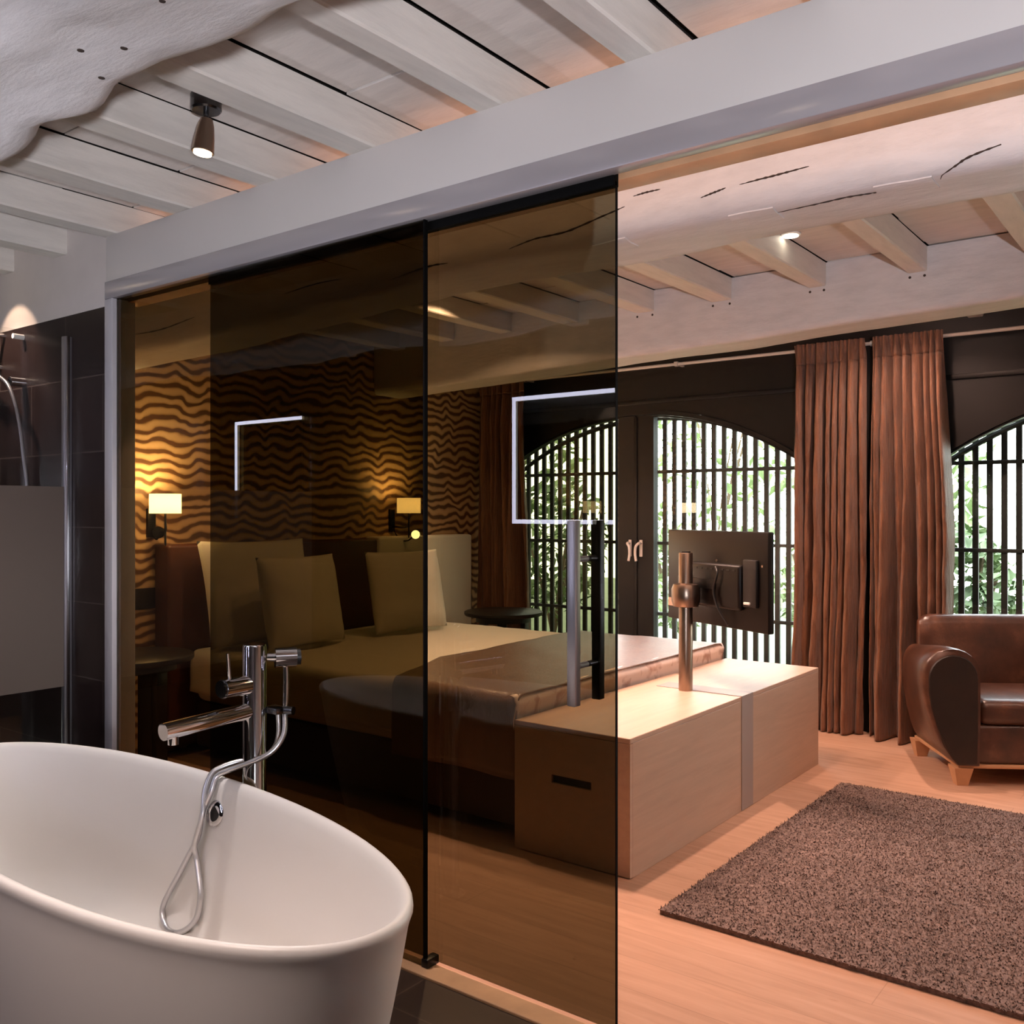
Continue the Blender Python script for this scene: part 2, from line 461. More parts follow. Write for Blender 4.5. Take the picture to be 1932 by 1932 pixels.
# rough timbers
def timber(name, y0, y1, zb, zt, amp, seed, label=None, x0=XL, x1=XR, rough=.006, taper=None, rnd=.06, bump=None):
    m = MB(); n = int((x1 - x0) / .045); rows = []
    cyy, czz = (y0 + y1) / 2, None
    base = []
    ny, nz = 14, 10
    # section parameter: near side down, underside, far side up (top flat)
    for i in range(nz): base.append((0, i / nz))            # near face
    for i in range(ny): base.append((1, i / ny))            # underside
    for i in range(nz): base.append((2, i / nz))            # far face
    for ix in range(n + 1):
        x = x0 + (x1 - x0) * ix / n
        dzb = amp * fbm(x * .8, seed, 0, 2) + (taper(x) if taper else 0)
        dy0 = amp * fbm(x * .7, seed, 5, 2); dy1 = amp * 1.3 * fbm(x * .9, seed, 9, 3) + (bump(x) if bump else 0)
        ya, yb_, zb_ = y0 + dy0, y1 + dy1, zb + dzb
        row = []
        for s_, t_ in base:
            if s_ == 0: y, z = ya, zt + (zb_ - zt) * t_
            elif s_ == 1: y, z = ya + (yb_ - ya) * t_, zb_
            else: y, z = yb_, zb_ + (zt - zb_) * t_
            # round the lower arrises
            for cy_, sg in ((ya, 1), (yb_, -1)):
                ddy = (y - cy_) * sg; ddz = z - zb_
                if ddy < rnd and ddz < rnd:
                    vx, vz = rnd - ddy, rnd - ddz
                    q = max(vx, vz); l = math.hypot(vx, vz)
                    if l > 1e-6:
                        vx, vz = vx / l * q, vz / l * q
                    y = cy_ + sg * (rnd - vx); z = zb_ + rnd - vz
            k = min(1.0, (zt - z) / .05)
            d = rough * k * (1.3 * fbm(x * 2.2, y * 7 + seed, z * 7, 3) + .3 * fbm(x * 12, y * 24, z * 24 + seed, 3))
            c = Vector((0, y - (ya + yb_) / 2, z - (zb_ + zt) / 2)).normalized()
            row.append((x, y + c.y * d, z + c.z * d))
        row.append((x, yb_, zt))
        rows.append(row)
    m.grid(rows, close_v=True, cap=True)
    return m
def cracks(mb_bvh, parent, lists, mat, direction, w=.0029):
    for pts in lists:
        P = []
        dense = bez([(p[0], p[1], 0) for p in pts], 8)
        for k, p in enumerate(dense):
            if direction == 'y': o_, d_ = Vector((p.x, 1.2, p.y)), Vector((0, 1, 0))
            else: o_, d_ = Vector((p.x, p.y, 1.0)), Vector((0, 0, 1))
            h = mb_bvh.ray_cast(o_, d_)
            if h[0] is not None: P.append(h[0])
        if len(P) > 2:
            nn = len(P)
            rads = [w * (.15 + .85 * sin(pi * (i + .3) / (nn + .6)) ** .7) * (1 + .35 * sin(i * 2.3)) for i in range(nn)]
            obj('crack', MB().tube(P, w, 6, rads=rads), mat, parent)

tb = timber('b', 2.50, 2.85, 2.20, ZJ, .02, 2.2, x0=XW, x1=XR, taper=lambda x: -.085 * (1 / (1 + exp((x + 3.3) * 3))), rnd=.07)
bvh1 = BVHTree.FromBMesh(tb.bm)
big = struct('ceiling_beam', tb, M['beam'], angle=60)
cracks(bvh1, big, [[(-.669, 2.19), (-.617, 2.195), (-.554, 2.21), (-.506, 2.226), (-.435, 2.237)],
                   [(-1.10, 2.277), (-1.03, 2.279), (-.97, 2.281), (-.90, 2.284)],
                   [(-1.442, 2.313), (-1.40, 2.316), (-1.351, 2.316)], [(-1.221, 2.265), (-1.18, 2.271), (-1.142, 2.277)],
                   [(-1.924, 2.235), (-1.814, 2.248), (-1.688, 2.250), (-1.531, 2.277), (-1.472, 2.288)],
                   [(-4.256, 2.213), (-4.005, 2.209), (-3.729, 2.235)], [(-3.1, 2.25), (-2.9, 2.262), (-2.75, 2.26)], [(-2.5, 2.22), (-2.3, 2.235), (-2.2, 2.233)]],
       M['crack'], 'y')
cracks(bvh1, big, [[(-1.053, 2.585), (-.927, 2.578), (-.824, 2.574), (-.757, 2.58), (-.72, 2.585)]], M['crack'], 'z', .003)
# plugged mortises in the lower half of the beam
for (xa, xb) in ((-1.155, -1.02), (-.745, -.60), (-1.62, -1.50)):
    m = MB(); rows = []
    for i in range(7):
        x = xa + (xb - xa) * i / 6; row = []
        for j in range(6):
            y = 2.545 + .085 * j / 5
            h = bvh1.ray_cast(Vector((x, y, 1.0)), Vector((0, 0, 1)))
            row.append((x, y, (h[0].z if h[0] else 2.2) - .0035))
        rows.append(row)
    m.grid(rows)
    e = bmesh.ops.extrude_face_region(m.bm, geom=m.bm.faces[:])
    for v in [g for g in e['geom'] if isinstance(g, bmesh.types.BMVert)]: v.co.z += .02
    obj('mortise_plug', m, M['beam'], big, angle=50)

tb = timber('b', 4.63, 4.92, 2.235, ZC, .012, 8.8, x0=XW, x1=XR, taper=lambda x: .034 * (x + 2.6), rnd=.03, rough=.004)
bvh2 = BVHTree.FromBMesh(tb.bm)
sec = struct('ceiling_beam', tb, M['beam'], angle=60)
for k, (x, w) in enumerate(zip(JX, JW)):       # dark peg holes under the joist ends
    if x > -3:
        for dx in (.01, w - .01):
            h = bvh2.ray_cast(Vector((x + dx, 4.0, ZJ - .02)), Vector((0, 1, 0)))
            if h[0]: obj('peg_hole', MB().cyl(h[0] - Vector((0, .001, 0)), h[0] + Vector((0, .01, 0)), .0065, 8), M['crack'], sec)
tb = timber('b', .55, 1.065, 2.20, ZJ, .035, 5.1, rnd=.05, rough=.013, bump=lambda x: .035 * exp(-((x + 1.95) / .10) ** 2) - .022 * exp(-((x + 2.12) / .07) ** 2) + .02 * exp(-((x + 1.45) / .12) ** 2))
bvh3 = BVHTree.FromBMesh(tb.bm)
near = struct('ceiling_beam', tb, M['beam'], angle=60)
for x, y in ((-1.70, .90), (-1.36, .885), (-1.33, .90), (-1.40, .88), (-1.78, .985), (-1.62, .94)):
    h = bvh3.ray_cast(Vector((x, y, 1.0)), Vector((0, 0, 1)))
    if h[0]: obj('nail_hole', MB().cyl(h[0] - Vector((0, 0, .001)), h[0] + Vector((0, 0, .01)), .004 + .003 * abs(sin(x * 40)), 8), M['crack'], near)

# ------------------------------------------------------------------ glass partition
gp = thing('glass_panel', 'fixed bronze tinted glass panel fixed to the light stile, behind the bath filler', 'glass panel', (-2.73, 2.043, 0.008))
obj('pane', MB().box(-3.567, -1.884, 2.038, 2.048, .010, 2.225, .001, 1), M['bronze'], gp, smooth=False)
obj('edge_seal', MB().box(-1.886, -1.880, 2.036, 2.050, .010, 2.215), M['rubber'], gp, smooth=False)
obj('floor_guide', MB().box(-1.892, -1.866, 2.034, 2.085, .008, .034, .003), M['black'], gp)
d1 = MB().box(-2.98, -1.248, 2.068, 2.078, .02, 2.20, .001, 1)
door = struct('door_1', d1, M['bronze_deep'], smooth=False)
door['label'] = 'sliding bronze tinted glass door with long bar handles'
obj('top_clamp', MB().box(-2.98, -1.248, 2.060, 2.086, 2.186, 2.224, .002), M['rubber'], door)
obj('edge_seal', MB().box(-1.2475, -1.246, 2.068, 2.078, .02, 2.186), M['rubber'], door, smooth=False)
def bar_handle(y0, y1, mat, px, za, zb):
    h = obj('handle', MB().box(px - .013, px + .013, y0, y1, za, zb, .003), mat, door)
    lo, hi = (y1, 2.068) if y1 < 2.068 else (2.078, y0)
    for z in (za + .10, zb - .10):
        obj('standoff', MB().cyl((px, lo - .002, z), (px, hi + .002, z), .008, 12), mat, h)
bar_handle(1.995, 2.021, M['alu'], -1.335, .852, 1.328)
bar_handle(2.112, 2.138, M['black'], -1.335, .852, 1.328)

# ------------------------------------------------------------------ windows
def arch_poly(c, xa, xb, z0, off=0.0, n=18):
    """closed outline: bottom at z0, top follows the arch lowered by off"""
    top = [(c + xa + (xb - xa) * i / n, arch_z(xa + (xb - xa) * i / n) - off) for i in range(n + 1)]
    return [(c + xa, z0)] + top + [(c + xb, z0)]
def ring(m, outer, inner, y0, y1):
    n = len(outer)
    A = [[m.bm.verts.new((x, y, z)) for x, z in P] for P, y in ((outer, y0), (inner, y0), (outer, y1), (inner, y1))]
    for i in range(n):
        j = (i + 1) % n
        for a, b in ((0, 1), (1, 3), (3, 2), (2, 0)):
            m.bm.faces.new((A[a][i], A[b][i], A[b][j], A[a][j]))
def window(idx, c):
    # jamb lining
    m = MB(); ring(m, arch_poly(c, -HW + .001, HW - .001, .001, .001, 36), arch_poly(c, -HW + .03, HW - .03, .03, .03, 36), YB - .012, YB + .10)
    w = struct('window_%d' % idx, m, M['frame'], smooth=False)
    for s in (-1, 1):
        xa, xb = (.004, HW - .032) if s > 0 else (-HW + .032, -.004)
        ia, ib = (.142, HW - .085) if s > 0 else (-HW + .085, -.142)
        m = MB(); ring(m, arch_poly(c, xa, xb, .034, .034), arch_poly(c, ia, ib, .17, .010 + .035), YB - .002, YB + .055)
        lf = obj('leaf', m, M['frame'], w, smooth=False)
        obj('pane', MB().prism(arch_poly(c, ia - .01, ib + .01, .16, .03), YB + .024, YB + .030), M['window_glass'], lf, smooth=False)
        # lever handle beside the meeting stiles
        hx = c + s * .045; y = YB - .002
        hd = MB().box(hx - .012, hx + .012, y - .012, y, 1.03, 1.15, .004)
        h = obj('handle', hd, M['rod'], lf)
        obj('lever', MB().tube(bez([(hx, y - .01, 1.125), (hx, y - .045, 1.125), (hx - s * .018, y - .052, 1.10), (hx - s * .022, y - .052, 1.05), (hx - s * .014, y - .052, 1.00)], 5), .010, 10), M['rod'], h)
    # meeting stile cover strip
    obj('cover_strip', MB().box(c - .012, c + .012, YB - .012, YB - .002, .04, 2.03, .003), M['frame'], w)
    # faint rectangular door-head moulding above the arch
    obj('head_moulding', MB().box(c - HW - .06, c + HW + .06, YB - .014, YB, 2.12, 2.15, .004), M['frame'], w)
    # outside grille of vertical bars
    gl = ['dark slatted grille outside the left arched window, seen past the bed', 'dark slatted grille outside the right arched window behind the armchair'][idx - 1]
    g = thing('window_grille', gl, 'window grille', (c, 6.13, 0), 'slatted grilles outside the arched windows')
    x = -HW - .1; k = 0
    xs = []
    x0 = -3.277 if idx == 1 else -1.20
    k0 = int(math.ceil((c - HW - .35 - x0) / .0775)); k1 = int(math.floor((c + HW + .2 - x0) / .0775))
    for k in range(k0, k1 + 1):
        xx = x0 + k * .0775
        obj('slat', MB().box(xx - .0165, xx + .0165, 6.125, 6.145, 0, 2.36), M['grille'], g, smooth=False)
    for z in (.12, .604, 1.122, 1.645):
        obj('rail', MB().box(c - HW - .36, c + HW + .22, 6.118, 6.152, z - .012, z + .012, .003), M['grille'], g)
    path = [(c - HW - .2 + (2 * HW + .4) * i / 40, 6.135, arch_z(-HW - .2 + (2 * HW + .4) * i / 40) - .035) for i in range(41)]
    obj('arched_rail', MB().tube(path, .018, 8), M['grille'], g)
window(1, WC[0]); window(2, WC[1])

# ------------------------------------------------------------------ garden beyond the windows
struct('ground_outside', MB().box(-12, 8, YB + .12, 18, -.3, -.12), M['grass'], smooth=False)
def shrub(x, y, h, r, mat, label, seed, n=650, ls=1.0, sw=.018):
    rg = random.Random(seed)
    t = thing('garden_shrub', label, 'shrub', (x, y, -.12), 'shrubs outside the windows')
    st = MB()
    for k in range(6):
        a = rg.uniform(0, 2 * pi)
        st.tube(bez([(x, y, -.12), (x + .15 * cos(a), y + .15 * sin(a), h * .3), (x + r * .6 * cos(a), y + r * .6 * sin(a), h * rg.uniform(.6, .9))], 5), sw, 6)
    obj('stem', st, M['bark'], t)
    m = MB()
    for k in range(n):
        a = rg.uniform(0, 2 * pi); u = rg.uniform(-1, 1); q = r * rg.uniform(.35, 1.0) ** .5
        s = math.sqrt(1 - u * u)
        p = Vector((x + q * s * cos(a), y + q * s * sin(a), h * .55 + u * h * .5 * rg.uniform(.6, 1)))
        L = rg.uniform(.05, .10) * ls; R = Matrix.Rotation(rg.uniform(0, 6.28), 3, 'Z') @ Matrix.Rotation(rg.uniform(-1, 1), 3, 'X') @ Matrix.Rotation(rg.uniform(-1, 1), 3, 'Y')
        v = [m.bm.verts.new(p + R @ Vector(c)) for c in ((0, -L, 0), (L * .45, 0, .012), (0, L, 0), (-L * .45, 0, .012))]
        m.bm.faces.new(v)
    obj('foliage', m, mat, t, smooth=False)
SH = [(-8.3, 9.6, 2.2, .8, 'leaf', 'tall pale shrub seen through the left half of the left window'),
      (-6.2, 8.9, 1.8, .7, 'leaf2', 'deep green bush outside the left leaf of the left window'),
      (-4.6, 8.9, 1.2, .6, 'leaf', 'low sunlit bush outside, right of the window handles'),
      (-3.0, 8.9, 1.1, .6, 'leaf', 'low bush outside, behind the flat screen'),
      (-1.62, 7.6, 1.25, .5, 'leaf2', 'leafy bush low in the right window, above the armchair back'),
      (-.35, 8.6, 1.6, .7, 'leaf', 'sunlit bush at the right edge of the right window')]
SH += [(-9.6, 12.5, 4.4, 1.3, 'leaf', 'tall pale tree far out beyond the left window'),
       (-5.9, 12.6, 4.6, 1.3, 'leaf', 'tall pale tree beyond the bush behind the window handles'),
       (-3.3, 12.2, 3.6, 1.1, 'leaf', 'tall pale tree far out above the flat screen'),
       (-.5, 12.4, 4.2, 1.1, 'leaf', 'tall pale tree far out in the right window')]
for i, (x, y, h, r, mt, lb) in enumerate(SH): shrub(x, y, h, r, M[mt], lb, 50 + i, *((620, 1.7, .012) if h > 3 else ()))

# ------------------------------------------------------------------ curtain rails and curtains
def rail(xa, xb, label, brs):
    t = thing('curtain_rail', label, 'curtain rail', ((xa + xb) / 2, 5.73, 2.36), 'thin curtain rails above the windows')
    obj('rod', MB().cyl((xa, 5.80, 2.365), (xb, 5.80, 2.365), .011, 12), M['rod'], t)
    for s in (xa, xb): obj('end_cap', MB().cyl((s - .012, 5.80, 2.365), (s + .012, 5.80, 2.365), .017, 14), M['whiteplastic'], t)
    for x in brs: obj('bracket', MB().box(x - .01, x + .01, 5.802, YB, 2.357, 2.373, .002).box(x - .014, x + .014, 5.784, 5.816, 2.35, 2.381, .003), M['rod'], t)
rail(-4.73, -1.70, 'thin pale curtain rail above the left arched window', (-4.3, -3.01, -2.0))
rail(-1.655, 1.6, 'thin pale curtain rail above the right arched window', (-1.4, .2, 1.3))

def curtain(label, xt, xm, xb, nf, seed, ybot=5.7, mat='curtain', z1=.006):
    """xt/xm/xb = (left,right) at top, middle and bottom"""
    t = thing('curtain', label, 'curtain', ((xt[0] + xt[1]) / 2, 5.73, 0), 'copper brown curtains')
    U, V = 200, 110
    def P(u, z):
        v = (2.372 - z) / 2.366
        if v < .5: k = v / .5; k = k * k * (3 - 2 * k); a = [xt[i] + (xm[i] - xt[i]) * k for i in (0, 1)]
        else: k = (v - .5) / .5; k = k * k * (3 - 2 * k); a = [xm[i] + (xb[i] - xm[i]) * k for i in (0, 1)]
        head = min(1.0, v / .05)
        amp = .010 + .062 * (1 - exp(-v * 9)) + .014 * v
        uw = u + .035 * sin(u * 7.3 + seed) + .02 * sin(u * 15 + 2 * seed)
        ph = uw * nf * 2 * pi + 1.5 * fbm(u * 3.1, seed, v * .8, 2) * (.3 + v)
        ph2 = uw * nf * .52 * 2 * pi + seed + 1.2 * fbm(u * 2.3, seed + 3, v * .7, 2)
        k2 = min(1, max(0, (v - .12) / .6))
        s = sin(ph) * (1 - .55 * k2); s += k2 * .95 * sin(ph2) * (.6 + .5 * sin(u * 5 + seed))
        fine = .5 * sin(ph * 2.0 + 1.3 + seed) * (1 - head) * .02
        x = a[0] + (a[1] - a[0]) * (u + .012 * sin(ph + pi / 2) * head) + .01 * fbm(u * 5, v * 2.2, seed, 2) * v
        y = 5.742 + .012 * head + (ybot - 5.7) * v * v + amp * s + fine + .016 * fbm(u * 9, v * 7, seed + 4, 4) * min(1, v * 3)
        y += .009 * fbm(u * 26, v * 16, seed + 9, 3) * min(1, v * 4)
        return (x, min(y, 5.776 if z > 2.3 else 5.872), z)
    zb, zh = z1, 2.372 - .105
    m = MB().grid([[P(i / U, zh - (zh - zb) * j / V) for j in range(V + 1)] for i in range(U + 1)])
    o = obj('drape', m, M[mat], t, angle=180)
    s = o.modifiers.new('thick', 'SOLIDIFY'); s.thickness = .003
    m = MB().grid([[P(i / U, 2.392 - (2.392 - zh) * j / 8) for j in range(9)] for i in range(U + 1)])
    o = obj('pleated_heading', m, M[mat], t, angle=180)
    s = o.modifiers.new('thick', 'SOLIDIFY'); s.thickness = .004
curtain('left curtain of the gathered copper pair between the two windows', (-2.163, -1.728), (-2.172, -1.735), (-2.195, -1.76), 8, 1.7, 5.70)
curtain('right curtain of the gathered copper pair, beside the brown armchair', (-1.685, -1.295), (-1.70, -1.245), (-1.715, -1.25), 8, 6.2, 5.72)
curtain('shadowed brown curtain in the far left corner by the wallpaper', (-4.72, -4.27), (-4.72, -4.26), (-4.72, -4.25), 6, 9.4, 5.70)

# ------------------------------------------------------------------ bed group
bx0, bx1, by0, by1 = -4.57, -2.305, 3.06, 4.93
bed = thing('bed', 'double bed with a dark base against the brown headboard', 'bed', ((bx0 + bx1) / 2, (by0 + by1) / 2, 0))
obj('base', MB().box(bx0, bx1, by0 + .02, by1 - .02, .05, .30, .015), M['bedbase'], bed)
for sx in (bx0 + .12, bx1 - .12):
    for sy in (by0 + .14, by1 - .14): obj('leg', MB().box(sx - .04, sx + .04, sy - .04, sy + .04, 0, .05), M['black'], bed)
obj('mattress', MB().box(bx0, bx1, by0 + .01, by1 - .01, .30, .565, .05, 4), M['linen'], bed)
obj('headboard', MB().box(-4.745, -4.60, 2.93, 4.518, .05, 1.17, .02, 3), M['headboard'], bed)
hp_ = obj('headboard_panel', MB().box(-4.745, -4.60, 4.522, 5.52, .05, 1.18, .02, 3), M['linen'], bed)
hp_['label'] = 'pale upholstered panel of the headboard'
def drape(xa, xb, zlow, lift, seed, nx=60, wob=.006, edge=None, sag=.0):
    """cloth over the mattress: near side, top, far side"""
    path = []
    r = .05; ya, yb = by0 - lift, by1 + lift; zt = .565 + lift
    for z in [zlow + (zt - r - zlow) * i / 8 for i in range(9)]: path.append((ya, z))
    for k in range(1, 6): a = pi - k * (pi / 2) / 6; path.append((ya + r + r * cos(a), zt - r + r * sin(a)))
    for i in range(30): path.append((ya + r + (yb - ya - 2 * r) * i / 29, zt))
    for k in range(1, 6): a = pi / 2 - k * (pi / 2) / 6; path.append((yb - r + r * cos(a), zt - r + r * sin(a)))
    for z in [zt - r - (zt - r - zlow) * i / 8 for i in range(9)]: path.append((yb, z))
    rows = []
    for i in range(nx + 1):
        row = []
        for j, (y, z) in enumerate(path):
            xl = xa + (edge((y - by0) / (by1 - by0)) if edge else 0)
            x = xl + (xb - xl) * i / nx
            d = wob * fbm(x * 2.3, y * 2.3 + seed, z * 2.3, 4)
            side = j < 9 or j > len(path) - 10
            if side:
                s = -1 if j < 9 else 1
                hang = max(0, (zt - z))
                y2 = y + s * (abs(d) + .012 * hang * (1 + sin(x * 17 + seed)))
                row.append((x, y2, z + .004 * sin(x * 9)))
            else:
                row.append((x, y, z + abs(d) + .001))
        rows.append(row)
    m = MB().grid(rows); return m
duv = drape(-4.56, -2.32, .36, .018, 1.0, nx=90, wob=.014)
o = obj('duvet', duv, M['linen_soft'], at=(-3.4, 4.0, .36), angle=180)
o.modifiers.new('thick', 'SOLIDIFY').thickness = .012
tag(o, 'white duvet spread over the bed up to the pillows', 'duvet')
def thr_edge(v): return .22 * max(0, .28 - v) / .28 + .05 * sin(v * 5) * .4
tr = thing('bed_throw', 'taupe satin throw across the foot of the bed with a pale floral hem', 'throw', (-2.75, 4.0, .28))
m = drape(-3.22, -2.285, .27, .040, 4.0, nx=60, wob=.008, edge=thr_edge)
o = obj('throw_cloth', m, M['throw'], tr, angle=180); o.modifiers.new('thick', 'SOLIDIFY').thickness = .006
m = MB(); rows = []   # floral hem: rolled band over the foot end
for i in range(80):
    y = by0 - .045 + (by1 - by0 + .09) * i / 79; row = []
    for k in range(9):
        a = pi / 2 - k * (pi * .62) / 8
        w = .006 * fbm(y * 3, k * .2, 2.2, 3)
        row.append((-2.315 + (.034 + w) * cos(a), y, .573 + (.034 + w) * sin(a)))
    row.append((-2.293, y, .50)); row.append((-2.290, y, .30))
    rows.append(row)
m.grid(rows)
o = obj('floral_hem', m, M['hem'], tr, angle=180); o.modifiers.new('thick', 'SOLIDIFY').thickness = .006

def pillow(label, cx, cy, zb, w, h, t, lean, seed, rz=0.0):
    n = 28; m = MB(); mats = []
    front, back = [], []
    for side in (1, -1):
        rows = []
        for i in range(n + 1):
            u = -1 + 2 * i / n; row = []
            for j in range(n + 1):
                v = -1 + 2 * j / n
                f = max(0, (1 - abs(u) ** 3.2) * (1 - abs(v) ** 3.2)) ** .55
                yy = u * w / 2 * (1 - .05 * (1 - u * u) * 0 - .045 * (1 - v * v) * abs(u))
                zz = v * h / 2 * (1 - .045 * (1 - u * u) * abs(v))
                d = side * t / 2 * f + .010 * fbm(u * 2 + seed, v * 2, seed * side, 3) * f
                row.append((d, yy, zz))
            rows.append(row)
        m.grid(rows)
    R = Matrix.Translation((cx, cy, zb)) @ Matrix.Rotation(rz, 4, 'Z') @ Matrix.Rotation(-lean, 4, 'Y') @ Matrix.Translation((0, 0, h / 2))
    m.xf(R)
    o = obj('pillow', m, M['linen'], angle=180)
    tag(o, label, 'pillow', 'white pillows at the head of the bed')
pillow('large white pillow leaning on the brown headboard, behind a smaller one', -4.36, 3.40, .605, .74, .60, .17, .22, 1.1)
pillow('smaller white pillow standing in front of the large one at the left', -4.08, 3.47, .605, .60, .51, .17, .20, 3.7, .10)
pillow('white pillow standing before the pale headboard panel, nearest the windows', -4.08, 4.31, .605, .62, .51, .17, .20, 5.9, -.05)

# round dark side tables
def side_table(cx, cy, label):
    t = thing('side_table', label, 'side table', (cx, cy, 0), 'round dark side tables by the bed')
    obj('tabletop', MB().lathe([(.0, .632), (.275, .632), (.285, .626), (.285, .610), (.277, .600), (.0, .600)], cx, cy, 48, cap=False), M['darkwood'], t)
    obj('apron', MB().lathe([(.0, .60), (.20, .60), (.20, .555), (.0, .555)], cx, cy, 40, cap=False), M['darkwood'], t)
    for k in range(3):
        a = 2.3 + k * 2 * pi / 3
        px, py = cx + .17 * cos(a), cy + .17 * sin(a)
        obj('leg', MB().box(-.035, .035, -.018, .018, 0, .56, .004).xf(Matrix.Translation((px, py, 0)) @ Matrix.Rotation(a + pi / 2, 4, 'Z')), M['darkwood'], t)
side_table(-4.38, 2.60, 'round dark side table below the lit lamp at the left end of the headboard')
side_table(-4.19, 5.38, 'round dark side table on the window side of the bed')

# wall lamps
def lamp(y, label, on):
    x = -4.53; zs = 1.345
    t = thing('wall_lamp', label, 'wall lamp', (-4.75, y, 1.2), 'bedside wall lamps')
    obj('wall_plate', MB().box(-4.75, -4.73, y + .02, y + .07, 1.21, 1.37, .004), M['black'], t)
    obj('arm', MB().tube(bez([(-4.735, y + .045, 1.25), (-4.64, y + .04, 1.24), (-4.56, y + .02, 1.25), (x, y, 1.29)], 6), .007, 8), M['dark_chrome'], t)
    obj('stem', MB().cyl((x, y, 1.17), (x, y, 1.36), .006, 10), M['dark_chrome'], t)
    obj('lamp_shade', MB().grid([[(x + .082 * cos(2 * pi * k / 40), y + .082 * sin(2 * pi * k / 40), z) for k in range(40)] for z in (1.342, 1.447)], close_v=True), M['shade'], t, angle=180)
    rd = obj('reading_light', MB().tube(bez([(-4.735, y + .045, 1.24), (-4.69, y + .045, 1.20), (-4.66, y + .045, 1.22)] if not on else
             [(-4.735, y + .045, 1.24), (-4.66, y + .04, 1.16), (-4.55, y + .01, 1.15), (-4.48, y, 1.19)], 6), .005, 8), M['black'], t)
    hx, hy, hz = (-4.66, y + .045, 1.24) if not on else (-4.47, y, 1.196)
    d = Vector((.75, -.62, -.05)).normalized()
    p = Vector((hx, hy, hz))
    obj('reading_head', MB().cyl(p - d * .03, p + d * .025, .016, 16, .033), M['black'], rd)
    if on: obj('reading_lens', MB().cyl(p + d * .0252, p + d * .027, .030, 16), M['readled'], rd)
    return t
lamp(2.865, 'lit wall lamp with pale shade at the left end of the brown headboard', False)
lamp(4.745, 'lit wall lamp with pale shade on the right, glowing over a bright reading light', True)
tag(obj('switch_plate', MB().box(-4.75, -4.742, 2.815, 2.96, .815, .93, .002), M['darkwood']), 'dark square switch plate on the zebra wallpaper below the left lamp', 'switch plate')

# ------------------------------------------------------------------ storage bench, screen pole, television
bench = thing('storage_bench', 'long washed oak storage bench across the foot of the bed', 'bench', (-2.01, 3.98, 0))
B = dict(x0=-2.275, x1=-1.744, y0=2.995, y1=4.985, h=.517)
m = MB().box(B['x0'], B['x1'], B['y0'] + .02, B['y1'], .0, B['h'] - .02, .0015, 1)
obj('carcass', m, M['veneer'], bench, smooth=False)
obj('top_panel', MB().box(B['x0'], B['x1'], B['y0'], B['y1'], B['h'] - .0195, B['h'], .002, 1), M['veneer'], bench, smooth=False)
# end drawer front with a finger slot cut right through
m = MB(); sx0, sx1, sz0, sz1 = -2.095, -1.912, .296, .328
X = [B['x0'], sx0, sx1, B['x1']]; Z = [.004, sz0, sz1, B['h'] - .021]
for i in range(3):
    for j in range(3):
        if not (i == 1 and j == 1): m.box(X[i], X[i + 1], B['y0'], B['y0'] + .0195, Z[j], Z[j + 1])
dr = obj('drawer_front', m, M['veneer'], bench, smooth=False)
obj('slot_shade', MB().box(sx0, sx1, B['y0'] + .012, B['y0'] + .0195, sz0, sz1), M['rubber'], dr, smooth=False)  # black plate stands in for the shade inside the slot
obj('centre_band', MB().box(-1.744, -1.741, 3.985, 4.11, .004, B['h'] + .0025).box(B['x0'] + .1, -1.744, 3.985, 4.11, B['h'], B['h'] + .0025), M['bandmetal'], bench, smooth=False)

px, py = -2.016, 3.976
pole = thing('screen_pole', 'brushed steel pole with a round collar standing on the bench', 'pole', (px, py, .517))
obj('tube', MB().lathe([(.0, .517), (.0325, .517), (.0325, 1.155), (.030, 1.160), (.0, 1.160)], px, py, 36, cap=False), M['steel'], pole)
obj('collar', MB().lathe([(.034, .905), (.058, .910), (.066, .935), (.066, .990), (.058, 1.012), (.034, 1.018)], px, py, 36, cap=False), M['steel'], pole)
obj('top_cap', MB().cyl((px, py, 1.160), (px, py, 1.166), .022, 24), M['black'], pole)
e1 = Vector((.886, -.4637, 0)); nn = Vector((-.4637, -.886, 0)); tc = Vector((-1.893, 4.042, 1.04))
TVM = Matrix(((e1.x, nn.x, 0, tc.x), (e1.y, nn.y, 0, tc.y), (0, 0, 1, tc.z), (0, 0, 0, 1)))
ln = Vector((-.4637, -.886, 0))
tv = thing('television', 'black flat television on the steel pole, seen from the back', 'television', (-1.893, 4.042, .82))
obj('screen_housing', MB().box(-.375, .375, -.022, .012, -.217, .223, .006).xf(TVM), M['tv'], tv)
obj('screen', MB().box(-.355, .355, -.0235, -.021, -.195, .205).xf(TVM), M['tvmatte'], tv, smooth=False)
hp = obj('rear_hump', MB().box(-.17, .22, .008, .042, -.13, .075, .016, 3).xf(TVM), M['tv'], tv)
for k in range(9): obj('vent', MB().box(-.15 + k * .04, -.13 + k * .04, .040, .044, .045, .052).xf(TVM), M['tvmatte'], hp, smooth=False)
obj('socket_block', MB().box(.225, .315, .008, .030, -.11, .10, .006).xf(TVM), M['tvmatte'], tv)
obj('plug', MB().box(.243, .283, .030, .040, -.098, -.086, .003).xf(TVM), M['whiteplastic'], tv)
for cx_, cz_ in ((.02, .085), (.02, -.12), (.34, .075), (-.10, -.02)):
    obj('screw', MB().cyl(Vector(TVM @ Vector((cx_, .011 if cx_ > .3 or abs(cz_) > .08 else .041, cz_))), TVM @ Vector((cx_, .016 if cx_ > .3 or abs(cz_) > .08 else .046, cz_)), .006, 10), M['steel'], tv)
obj('mount_arm', MB().box(-.24, .05, .0425, .049, -.045, .0, .002).xf(TVM), M['black'], tv)
